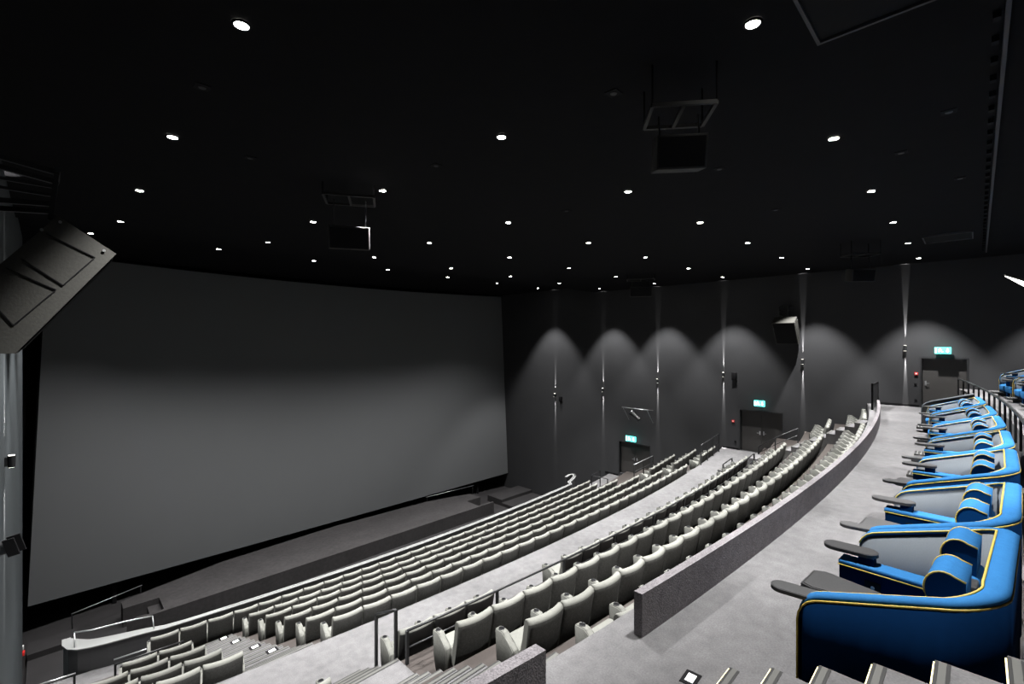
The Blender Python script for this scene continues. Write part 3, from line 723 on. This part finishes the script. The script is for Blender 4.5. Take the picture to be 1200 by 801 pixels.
stage_spot((XW,15.3,-4.75),'black stage spotlight hung from a steel bracket above the lowest door',-1)
t=thing('stage_spotlight','black stage spotlight on a short arm at the left wall','light',(XL,8.6,-2.5))
mb=MB(); mb.tube([(0,0,.25),(.16,0,.25),(.16,0,.05)],.015); mb.build('arm',M['dark'],t)
mb=MB(); Tt=Matrix.Translation((.12,0,-.08))@Matrix.Rotation(R(75),4,'Y')@Matrix.Rotation(R(20),4,'X'); mb.cyl((0,0,-.13),.075,.3,14,0,'z',.09,Tt); mb.build('lamp_body',M['plastic'],t)
mb=MB(); mb.box(-.11,.11,.0,.02,.17,.30,0,0,Tt); mb.box(-.11,.11,-.1,-.08,.17,.28,0,0,Tt); mb.build('barn_door',M['black'],t)

# ---------------------------------------------------------------- loudspeakers
def big_speaker(mirror,label):
    f=(lambda x:x) if not mirror else (lambda x:XW+XL-x)
    t=thing('wall_loudspeaker',label,'speaker',(f(-.2),6.5,.4)); O=t.location.copy()
    pl_=[(.084,1.26),(.53,.94),(-.207,-.11),(-.42,-.11),(-.44,.55)]
    pts=[(f(x),z) for x,z in pl_]
    y0,y1=6.5,7.35
    if mirror: y0,y1=6.35,7.35
    n=len(pts); mb=MB()
    vs=[(x,y0,z) for x,z in pts]+[(x,y1,z) for x,z in pts]
    mb.add(vs,[tuple(range(n)),tuple(range(n,2*n))[::-1]]+[(i,(i+1)%n,n+(i+1)%n,n+i) for i in range(n)])
    o=mb.build('cabinet',M['speaker'] ,t); o.location=-O
    # grille on the lower right face
    a=Vector((f(.53),0,.94)); b=Vector((f(-.207),0,-.11)); dn=(b-a).normalized(); out=Vector((-dn.z,0,dn.x))
    if out.z>0: out=-out
    mb=MB(); A=a+dn*.05+out*.012; B=b-dn*.05+out*.012
    mb.add([(A.x,y0+.04,A.z),(B.x,y0+.04,B.z),(B.x,y1-.04,B.z),(A.x,y1-.04,A.z)]+[(A.x-out.x*.011,y0+.04,A.z-out.z*.011),(B.x-out.x*.011,y0+.04,B.z-out.z*.011),(B.x-out.x*.011,y1-.04,B.z-out.z*.011),(A.x-out.x*.011,y1-.04,A.z-out.z*.011)],[(0,1,2,3),(4,7,6,5),(0,4,5,1),(1,5,6,2),(2,6,7,3),(3,7,4,0)])
    o=mb.build('grille',M['black'],t); o.location=-O
    # panel joints and bolts on the side facing the camera
    yf=y0-.004
    def L(p,q,wd=.008):
        m_=MB(); m_.bar((f(p[0]),yf,p[1]),(f(q[0]),yf,q[1]),.006,wd); return m_
    mb=MB()
    for p,q in (((.0,1.07),(.36,.88)),((-.17,.80),(.12,.57)),((-.27,.70),(.07,.52)),((.36,.88),(.12,.57)),((.07,.52),(-.22,.16)),((-.38,.40),(-.22,.16))): mb.bar((f(p[0]),yf,p[1]),(f(q[0]),yf,q[1]),.006,.008)
    o=mb.build('panel_joint',M['black'],t); o.location=-O
    for p in ((.43,.96),(.10,1.20),(-.03,1.10)):
        mb=MB(); mb.cyl((f(p[0]),yf-.006,p[1]),.014,.012,10,0,'y'); o=mb.build('bolt',M['steel'],t); o.location=-O
    mb=MB(); z1=1.9
    for yy in (6.75,7.15):
        mb.bar((f(XL),yy,1.85),(f(.10),yy,1.75),.05,.05); mb.bar((f(.08),yy,1.78),(f(.03),yy,1.25),.04,.04); mb.bar((f(XL),yy,1.35),(f(.03),yy,1.42),.05,.05); mb.bar((f(XL),yy,1.6),(f(.06),yy,1.6),.03,.03)
    mb.bar((f(.08),6.7,1.78),(f(.08),7.2,1.78),.05,.05); mb.bar((f(.06),6.7,1.28),(f(.06),7.2,1.28),.05,.05)
    o=mb.build('mounting_frame',M['dark'],t); o.location=-O
big_speaker(False,'big tilted black loudspeaker in the foreground on the left wall')
big_speaker(True,'big tilted black loudspeaker on the far side wall between sconces')

def hung_speaker(c,w_,h_,d_,yaw,pitch,drop,label,fw=None):
    """c centre of the box; drop = height of the carrying frame above the centre"""
    t=thing('hanging_loudspeaker',label,'speaker',c,yaw)
    Tb=Matrix.Rotation(R(pitch),4,'X')
    mb=MB(); mb.box(-w_/2,w_/2,-d_/2,d_/2,-h_/2,h_/2,0,.012,Tb); mb.build('cabinet',M['cabinet'],t)
    mb=MB(); mb.box(-w_/2+.03,w_/2-.03,-d_/2-.012,-d_/2,-h_/2+.03,h_/2-.03,0,0,Tb); mb.build('grille',M['black'],t)
    fx,fy=w_*.62,d_*.75; zf=drop; mb=MB()
    for a,b in (((-fx,-fy),(fx,-fy)),((fx,-fy),(fx,fy)),((fx,fy),(-fx,fy)),((-fx,fy),(-fx,-fy)),((0,-fy),(0,fy))): mb.bar((a[0],a[1],zf),(b[0],b[1],zf),.045,.045)
    mb.build('hanging_frame',M['cabinet'],t)
    for sx in(-1,1):
        for sy in(-1,1):
            mb=MB(); mb.tube([(sx*fx,sy*fy,zf),(sx*fx,sy*fy,CEIL-c[2]-.001)],.012,6); mb.build('threaded_rod',M['black'],t)
    for sx in(-.8,.8):
        mb=MB(); p=Tb@Vector((sx*w_/2,0,h_/2)); mb.tube([(sx*w_/2,0,zf),(p.x,p.y,p.z)],.012,6); mb.build('chain',M['dark'],t)
def pxz(px,py,z):
    s=-z/(py-400); u=px-600; return (.70711*(546+u)*s,.70711*(546-u)*s,z)
hung_speaker(pxz(795,180,2.45),.62,.42,.42,R(-52),14,.50,'large black loudspeaker hanging from a rod frame, nearest of the ceiling ones')
hung_speaker(pxz(410,278,2.35),.85,.50,.5,R(-30),14,.85,'black loudspeaker hanging in front of the screen top')
hung_speaker(pxz(751,341,2.6),1.1,.5,.5,R(-60),10,.6,'small black hanging loudspeaker above the third sconce')
hung_speaker(pxz(1008,322,2.3),.75,.42,.4,R(-50),10,.7,'black hanging loudspeaker between the two rightmost sconces')
# ceiling hatches
for x0,y0,lab in ((4.9,0.1,'square black ceiling hatch with grey frame at the top edge'),(20.2,.1,'square black ceiling hatch above the far door')):
    t=thing('ceiling_hatch',lab,'hatch',(x0,y0,CEIL)); w_=1.35;h_=1.2
    mb=MB(); mb.box(.03,w_-.03,.03,h_-.03,-.03,-.001); mb.build('panel',M['black'],t)
    for a,b,c_,d_ in ((0,.035,0,h_),(w_-.035,w_,0,h_),(.035,w_-.035,0,.035),(.035,w_-.035,h_-.035,h_)):
        mb=MB(); mb.box(a,b,c_,d_,-.06,-.001); mb.build('frame_bar',M['hatchframe'],t)
# curtain-like service rail on ceiling
t=thing('ceiling_track','long pale ceiling track running along the far right of the ceiling','track',(14,-.22,CEIL))
mb=MB(); mb.box(-9,11,-.02,.02,-.09,-.001); mb.build('rail',M['hatchframe'],t)
for i in range(36):
    mb=MB(); x_=-8.6+i*.55; mb.box(x_-.05,x_+.05,.05,.11,-.07,-.001); mb.build('clip',M['black'],t)
# lit panel at right edge
t=thing('ceiling_floodlight','bright white tilted floodlight panel at the right edge','light',(13.0,-.66,1.06),0)
mb=MB(); mb.box(-.36,.36,-.26,.26,0,.05,0,.01,Matrix.Rotation(R(38),4,'X')@Matrix.Rotation(R(30),4,'Z')); mb.build('housing',M['plastic'],t)
mb=MB(); mb.box(-.33,.33,-.23,.23,-.01,.0,0,0,Matrix.Rotation(R(38),4,'X')@Matrix.Rotation(R(30),4,'Z')); mb.build('diffuser',M['panel'],t)
mb=MB(); mb.bar((0,0,.03),(0,0,CEIL-1.02),.04,.04); mb.build('stem',M['dark'],t)
# floor lights
def floor_light(x,y,z,label,k=1):
    t=thing('floor_marker_light',label,'light',(x,y,z),R(4),'small framed step lights'); t.scale=(k,k,1)
    mb=MB(); mb.box(-.12,.12,-.085,.085,0.001,.006); mb.build('frame',M['black'],t)
    mb=MB(); mb.box(-.07,.07,-.045,.045,.006,.009); mb.build('lens',M['floorlens'],t)
floor_light(3.86,1.72,PREM,'small framed floor light on premium floor at the bottom edge',.75)
floor_light(3.75,6.2,-5.05,'small framed floor light on the landing beside the guard rail')
for x,y,z,l in ((3.6,15.04,None,'lowest of four'),(3.6,13.8,None,'second lowest of four'),(3.6,12.4,None,'second highest of four'),(3.6,11.05,None,'highest of four')):
    i=[k for k in range(len(lf)-1) if lf[k][0]<=y<lf[k+1][0]]; zz=lf[i[0]+1][1]
    yy=lf[i[0]+1][0]-.075; zz+=.006
    floor_light(x,yy,zz,'small framed step light on left front stairs, '+l)
